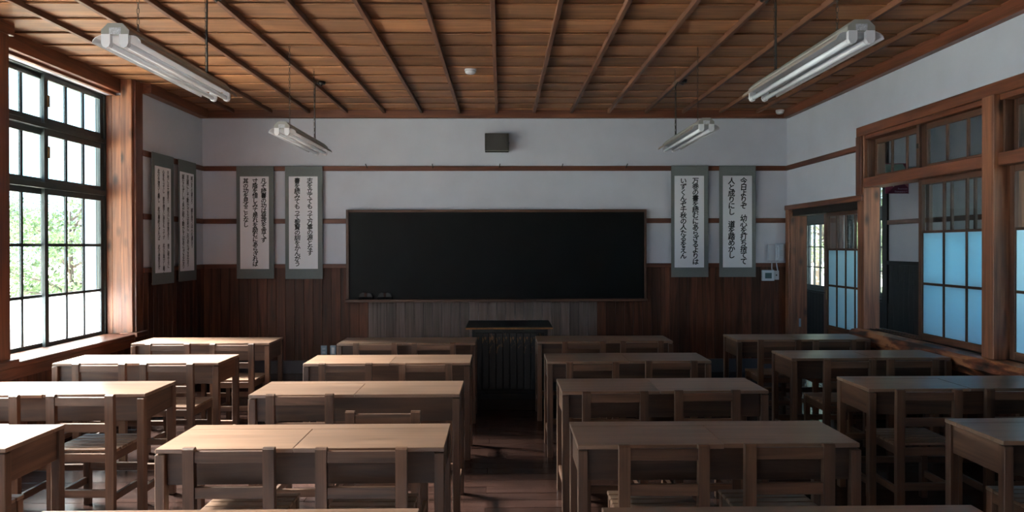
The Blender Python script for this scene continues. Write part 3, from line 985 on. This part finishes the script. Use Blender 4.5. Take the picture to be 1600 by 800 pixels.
# ------------------------------------------------------------------ small things on the front wall
sp = empty('wall_speaker', (-.053, 8.93, 2.688))
tag(sp, 'small grey box loudspeaker high above the blackboard', 'speaker')
s = MB(); s.b(-.197, .091, 8.86, 9.0, 2.688, 2.902, bev=.004); s.build('cabinet', 'speaker', sp)
box('grille', -.188, .072, 8.854, 8.86, 2.70, 2.893, 'speaker', sp)
box('lower_lip', -.197, .091, 8.850, 8.862, 2.686, 2.694, 'housing', sp)
s = MB(); s.tube([(.091, 8.90, 2.79), (.098, 8.90, 2.79)], .006, 8); s.build('knob', 'cord', sp)
for i, x in enumerate((-1.627, -.831, -.025, .739, 1.521)):
    s = MB()
    t = (-1, -.3, .5, .5, .9)[i] * .02
    s.tube([(x, 8.972, 2.50), (x, 8.955, 2.497), (x + t * .3, 8.948, 2.515), (x + t, 8.944, 2.545)], .0055, 6)
    o = s.build('wall_hook', 'cord')
    tag(o, ('leftmost black hook on the picture rail above the blackboard', 'second black hook from the left on the picture rail',
            'black hook on the picture rail under the loudspeaker', 'fourth black hook from the left on the picture rail',
            'rightmost black hook on the picture rail above the blackboard')[i], 'hook', 'hooks on the picture rail')
for i, (x0, x1) in enumerate(((-2.196, -2.123), (-2.083, -2.014))):
    e = empty('wall_socket', ((x0 + x1) / 2, 8.97, .23))
    tag(e, ('steel socket plate low on the boards, left of the pair', 'steel switch plate with a white insert, right of the pair')[i], 'socket', 'plates low on the board wall')
    box('plate', x0, x1, 8.964, 8.975, .228, .34, 'steel', e)
    xm = (x0 + x1) / 2
    if i == 0:
        box('outlet', xm - .018, xm + .018, 8.960, 8.964, .29, .315, 'phone', e)
        box('outlet', xm - .018, xm + .018, 8.960, 8.964, .245, .27, 'phone', e)
    else:
        box('outlet', xm - .017, xm + .017, 8.960, 8.964, .24, .318, 'holder', e)

ph = empty('wall_telephone', (3.36, 8.97, 1.345))
tag(ph, 'pale wall telephone beside the sliding door', 'telephone')
s = MB(); s.b(3.262, 3.352, 8.945, 8.999, 1.35, 1.56, bev=.008); s.build('bracket', 'phone2', ph)
s = MB(); s.b(3.345, 3.448, 8.925, 8.998, 1.352, 1.568, bev=.01); s.build('body', 'phone', ph)
s = MB(); s.b(3.352, 3.39, 8.895, 8.925, 1.36, 1.40, bev=.01); s.b(3.352, 3.39, 8.895, 8.925, 1.515, 1.56, bev=.01); s.b(3.358, 3.385, 8.885, 8.905, 1.385, 1.53, bev=.008)
s.build('handset', 'phone', ph)
for r_ in range(4):
    for c_ in range(3):
        box('key', 3.400 + c_ * .014, 3.410 + c_ * .014, 8.922, 8.926, 1.42 + r_ * .018, 1.431 + r_ * .018, 'phone2', ph, bev=0)
for x, b in ((3.315, 3.312), (3.372, 3.378)):
    s = MB(); s.tube([(x - .005, 8.97, 1.352), (x - .008, 8.955, 1.32), (b - .006, 8.955, 1.27), (b + .004, 8.965, 1.235)], .006, 6)
    s.build('cable', 'phone', ph)
ip = empty('intercom_panel', (3.27, 8.97, 1.11))
tag(ip, 'small white control panel with a dark green screen below the telephone', 'control panel')
box('case', 3.186, 3.338, 8.95, 8.978, 1.112, 1.244, 'phone', ip, bev=.005)
box('screen', 3.222, 3.302, 8.947, 8.951, 1.142, 1.210, 'screen', ip, bev=0)
ps = empty('phone_socket', (3.37, 8.97, 1.125))
tag(ps, 'small grey telephone jack plate beside the control panel', 'socket')
box('plate', 3.34, 3.399, 8.966, 8.978, 1.125, 1.236, 'phone2', ps)
box('jack', 3.360, 3.375, 8.963, 8.967, 1.172, 1.19, 'cord', ps, bev=0)

# smoke detectors
for i, (x, y, z, r_) in enumerate(((-.286, 6.877, ZC, .055), (3.37, 8.86, 3.175, .05))):
    s = MB()
    e = empty('smoke_detector', (x, y, z - .05))
    tag(e, ('white round smoke detector on the ceiling boards', 'white smoke detector in the ceiling corner over the telephone')[i], 'smoke detector')
    s.tube([(x, y, z + .006), (x, y, z - .012)], [r_ * .98, r_], 24); s.build('base', 'holder', e)
    s = MB(); s.tube([(x, y, z - .012), (x, y, z - .03), (x, y, z - .042), (x, y, z - .047)], [r_ * .93, r_ * .9, r_ * .6, r_ * .1], 24); s.build('cover', 'enamel', e)

# ------------------------------------------------------------------ fluorescent lights (unlit)
def chain_part(x, y, z0, z1, root):
    s = MB()
    z = z0
    k = 0
    while z < z1:
        w_ = .0055
        if k % 2 == 0:
            pts = [(x - w_, y, z + .006), (x - w_, y, z + .026), (x, y, z + .032), (x + w_, y, z + .026), (x + w_, y, z + .006), (x, y, z), (x - w_, y, z + .006)]
        else:
            pts = [(x, y - w_, z + .006), (x, y - w_, z + .026), (x, y, z + .032), (x, y + w_, z + .026), (x, y + w_, z + .006), (x, y, z), (x, y - w_, z + .006)]
        s.tube(pts, .0016, 4, caps=False)
        z += .026; k += 1
    return s.build('chain', 'chain', root)

def fixture(X, y0, y1, z, rose, chains, label, fz_=None):
    root = empty('fluorescent_light', (X, (y0 + y1) / 2, z))
    tag(root, label, 'ceiling light', 'unlit twin-tube ceiling lights on chains')
    s = MB()
    s.prism([(X - .062, z), (X - .062, z + .022), (X - .032, z + .052), (X + .032, z + .052), (X + .062, z + .022), (X + .062, z)], 1, y0, y1)
    s.build('housing', 'housing', root)
    # folded reflector sheet with a drooping wing on each side
    prof = [(-.108, -.034), (-.104, -.022), (-.092, -.010), (-.074, -.002), (-.055, -.0015), (.055, -.0015), (.074, -.002), (.092, -.010), (.104, -.022), (.108, -.034)]
    top = [(a * 1.012, b + .003) for a, b in prof]
    s = MB()
    pts = [(X + a, z + b) for a, b in prof] + [(X + a, z + b) for a, b in reversed(top)]
    s.prism(pts, 1, y0 + .012, y1 - .02)
    s.bm.normal_update()
    s.bm.faces.ensure_lookup_table()
    nf = len(prof)
    for fi, f in enumerate(list(s.bm.faces)[2:]):
        f.material_index = 1 if fi >= nf - 1 else 0
    s.build('reflector', ('enamel', 'reflector_back'), root)
    for sx in (-.040, .040):
        s = MB(); s.tube([(X + sx, y0 + .018, z - .038), (X + sx, y0 + .03, z - .038)], .0152, 14); s.tube([(X + sx, y1 - .03, z - .038), (X + sx, y1 - .018, z - .038)], .0152, 14)
        s.tube([(X + sx, y0 + .03, z - .038), (X + sx, y1 - .03, z - .038)], .0145, 14)
        s.build('tube', 'tube', root)
        for ya, yb in ((y0 - .004, y0 + .018), (y1 - .018, y1 + .004)):
            s = MB()
            s.prism([(X + sx - .020, z + .002), (X + sx - .020, z - .038), (X + sx - .013, z - .053), (X + sx, z - .058), (X + sx + .013, z - .053), (X + sx + .020, z - .038), (X + sx + .020, z + .002)], 1, ya, yb)
            s.build('lamp_holder', 'holder', root)
    box('label_plate', X - .026, X + .026, y0 - .0015, y0, z + .002, z + .032, 'labelp', root, bev=0)
    for cy in chains:
        chain_part(X, cy, z + .052, ZC - .02, root)
    rx, ry = rose
    s = MB(); s.tube([(rx, ry, ZC), (rx, ry, ZC - .028)], [.036, .030], 18); s.build('ceiling_rose', 'cord', root)
    cy = chains[1]
    s = MB()
    s.tube([(rx, ry, ZC - .028), (rx * .9 + X * .1, ry * .9 + cy * .1, ZC - .06), (X * .75 + rx * .25, cy * .75 + ry * .25, ZC - .10),
            (X + .008, cy + .01, ZC - .16), (X + .008, cy, ZC - .24), (X + .006, cy, z + .35), (X + .008, cy, z + .06)], .0055, 8)
    s.build('cord', 'cord', root)

fixture(-1.72, 3.31, 4.54, 2.487, (-1.86, 4.86), (3.52, 4.32), 'unlit twin-tube light at the top left of the photo')
fixture(-1.72, 5.80, 7.06, 2.470, (-1.792, 7.398), (6.02, 6.80), 'smaller-looking unlit twin-tube light above the left blackboard scrolls')
fixture(1.62, 3.29, 4.62, 2.505, (1.75, 4.86), (3.53, 4.34), 'unlit twin-tube light at the top right of the photo')
fixture(1.62, 5.79, 7.09, 2.500, (1.812, 7.294), (6.05, 6.84), 'smaller-looking unlit twin-tube light above the right blackboard scrolls')

# ------------------------------------------------------------------ corridor sign
sg = empty('hanging_sign', (4.98, 9.2, 2.19))
tag(sg, 'maroon sign with pale triangles projecting from the corridor wall', 'sign')
sx0, sx1, sz0, sz1, sy = 4.835, 5.125, 2.195, 2.575, 9.2
box('board', sx0, sx1, sy, sy + .012, sz0, sz1, 'maroon', sg)
def tri(name, pts, m, dy):
    s = MB(); s.prism(pts, 1, sy - dy, sy - .0001); s.build(name, m, sg)
w_ = sx1 - sx0
tri('print', [(sx0 + .11, sz0 + .09), (sx0 + .02, sz0), (sx1, sz0), (sx1, sz0 + .12), (sx0 + .20, sz0 + .17)], 'maroon2', .001)
tri('print', [(sx0 + .10, sz0 + .085), (sx0 + .02, sz0 + .165), (sx0 + .18, sz0 + .165)], 'cream', .0015)
tri('print', [(sx0 + .18, sz0 + .165), (sx1, sz0 + .165), (sx1, sz0 + .075)], 'maroon3', .0013)
tri('print', [(sx0, sz0 + .25), (sx1 - .04, sz0 + .25), (sx1 - .04, sz0 + .33), (sx1 - .07, sz0 + .37), (sx0, sz0 + .37)], 'mint', .0015)
box('edge', sx1, sx1 + .006, sy - .002, sy + .014, sz0 - .004, sz1, 'signedge', sg, bev=0)
box('bracket', sx1 + .006, 5.23, sy + .002, sy + .010, sz1 - .06, sz1 - .04, 'steel', sg)
for t, z, xx in (('Restroom', sz0 + .050, sx1 - .012), ('Elementary >', sz0 + .016, sx1 - .012)):
    cu = bpy.data.curves.new('t', 'FONT'); cu.body = t; cu.size = .030; cu.align_x = 'RIGHT'; cu.resolution_u = 2
    o = bpy.data.objects.new('t', cu); COL.objects.link(o)
    me = bpy.data.meshes.new_from_object(o.evaluated_get(bpy.context.evaluated_depsgraph_get()))
    bpy.data.objects.remove(o)
    me.materials.clear(); me.materials.append(M['signtext'])
    o = link('lettering', me, (xx, sy - .0022, z), sg); o.rotation_euler = (R(90), 0, 0)

# ------------------------------------------------------------------ garden
def quad(bm, c, s, rnd):
    n = Vector((rnd.uniform(-1, 1), rnd.uniform(-1, 1), rnd.uniform(-.3, 1))).normalized()
    a = n.orthogonal().normalized(); b = n.cross(a)
    th = rnd.uniform(0, 6.28)
    a, b = a * math.cos(th) + b * math.sin(th), b * math.cos(th) - a * math.sin(th)
    a *= s; b *= s * .45
    bm.faces.new([bm.verts.new(c + a), bm.verts.new(c + b), bm.verts.new(c - a), bm.verts.new(c - b)])

def tree(name, x, y, h, spread, seed, label, leaf='leaf', clumps=26, low=.2, cat='tree', group=None, per=230):
    rnd = random.Random(seed)
    root = empty(name, (x, y, -.35))
    tag(root, label, cat, group)
    s = MB()
    top = Vector((x + rnd.uniform(-.5, .5), y + rnd.uniform(-.5, .5), h))
    base = Vector((x, y, -.35))
    mid = base.lerp(top, .45) + Vector((rnd.uniform(-.3, .3), rnd.uniform(-.3, .3), 0))
    s.tube([base, mid, top], [h * .035, h * .025, h * .008], 8)
    lf = bmesh.new()
    for i in range(clumps):
        t = rnd.uniform(low, 1)
        p = mid.lerp(top, (t - .45) / .55) if t > .45 else base.lerp(mid, t / .45)
        ang = rnd.uniform(0, 6.28)
        rad = spread * rnd.uniform(.4, 1) * (1.15 - t * .6)
        e = p + Vector((math.cos(ang) * rad, math.sin(ang) * rad, rnd.uniform(-.1, .5)))
        s.tube([p, p.lerp(e, .5) + Vector((0, 0, rnd.uniform(-.1, .15))), e], [h * .012, h * .008, h * .003], 5)
        for q in range(per):
            d = Vector((rnd.gauss(0, 1), rnd.gauss(0, 1), rnd.gauss(0, .45))) * spread * .20
            quad(lf, e + d, rnd.uniform(.025, .06), rnd)
    s.build('trunk', 'bark', root)
    me = bpy.data.meshes.new('foliage'); lf.to_mesh(me); lf.free(); me.materials.append(M[leaf])
    f = link('foliage', me, (0, 0, 0), root); f['kind'] = 'stuff'

gl = 'garden trees outside the left windows'
for i, (x, y, h, sp_, lab) in enumerate((
        (-8.3, 13.4, 2.2, 1.1, 'nearest spreading pine outside the left window'),
        (-11.9, 16.2, 2.5, 1.2, 'pine with pale foliage further off outside the left window'),
        (-9.4, 19.2, 2.7, 1.2, 'pine seen low through the right panes of the left window'),
        (-16.0, 22.0, 3.0, 1.5, 'distant pine behind the left window mullion'),
        (-18.2, 27.0, 3.2, 2.1, 'far garden tree outside the left window, left half'),
        (-13.0, 26.0, 3.2, 1.8, 'far garden tree outside the left window, right half'))):
    tree('pine_tree', x, y, h, sp_, 20 + i, lab, 'leaf' if i % 2 else 'leaf2', group=gl)
for i, (x, y, h, sp_, lab) in enumerate((
        (-6.6, 11.0, .5, .55, 'clipped shrub under the left window panes, left'),
        (-9.3, 15.0, .6, .45, 'clipped shrub under the left window panes, middle'),
        (-6.3, 12.9, .5, .4, 'clipped shrub under the left window panes, right'))):
    tree('garden_shrub', x, y, h, sp_, 40 + i, lab, 'leaf', clumps=16, low=.3, cat='shrub', group='shrubs outside the left window')
for i, (x, y, h, sp_, lab) in enumerate((
        (8.3, 19.9, 3.6, 1.3, 'pale green tree outside the corridor window, left'),
        (11.6, 22.8, 4.2, 1.5, 'pale green tree outside the corridor window, right'),
        (7.2, 15.6, 3.0, 1.0, 'near tree outside the barred corridor window'),
        (12.2, 28.5, 5.0, 1.9, 'far tree outside the barred corridor window'))):
    tree('garden_tree', x, y, h, sp_, 60 + i, lab, 'leaf2', group='trees outside the corridor windows')
s = MB(); s.b(-5.12, -5.02, 9.10, 9.20, -.35, 2.12, bev=.004)
o = s.build('outdoor_post', 'postout'); tag(o, 'grey-blue post standing outside the left window near its right jamb', 'post')
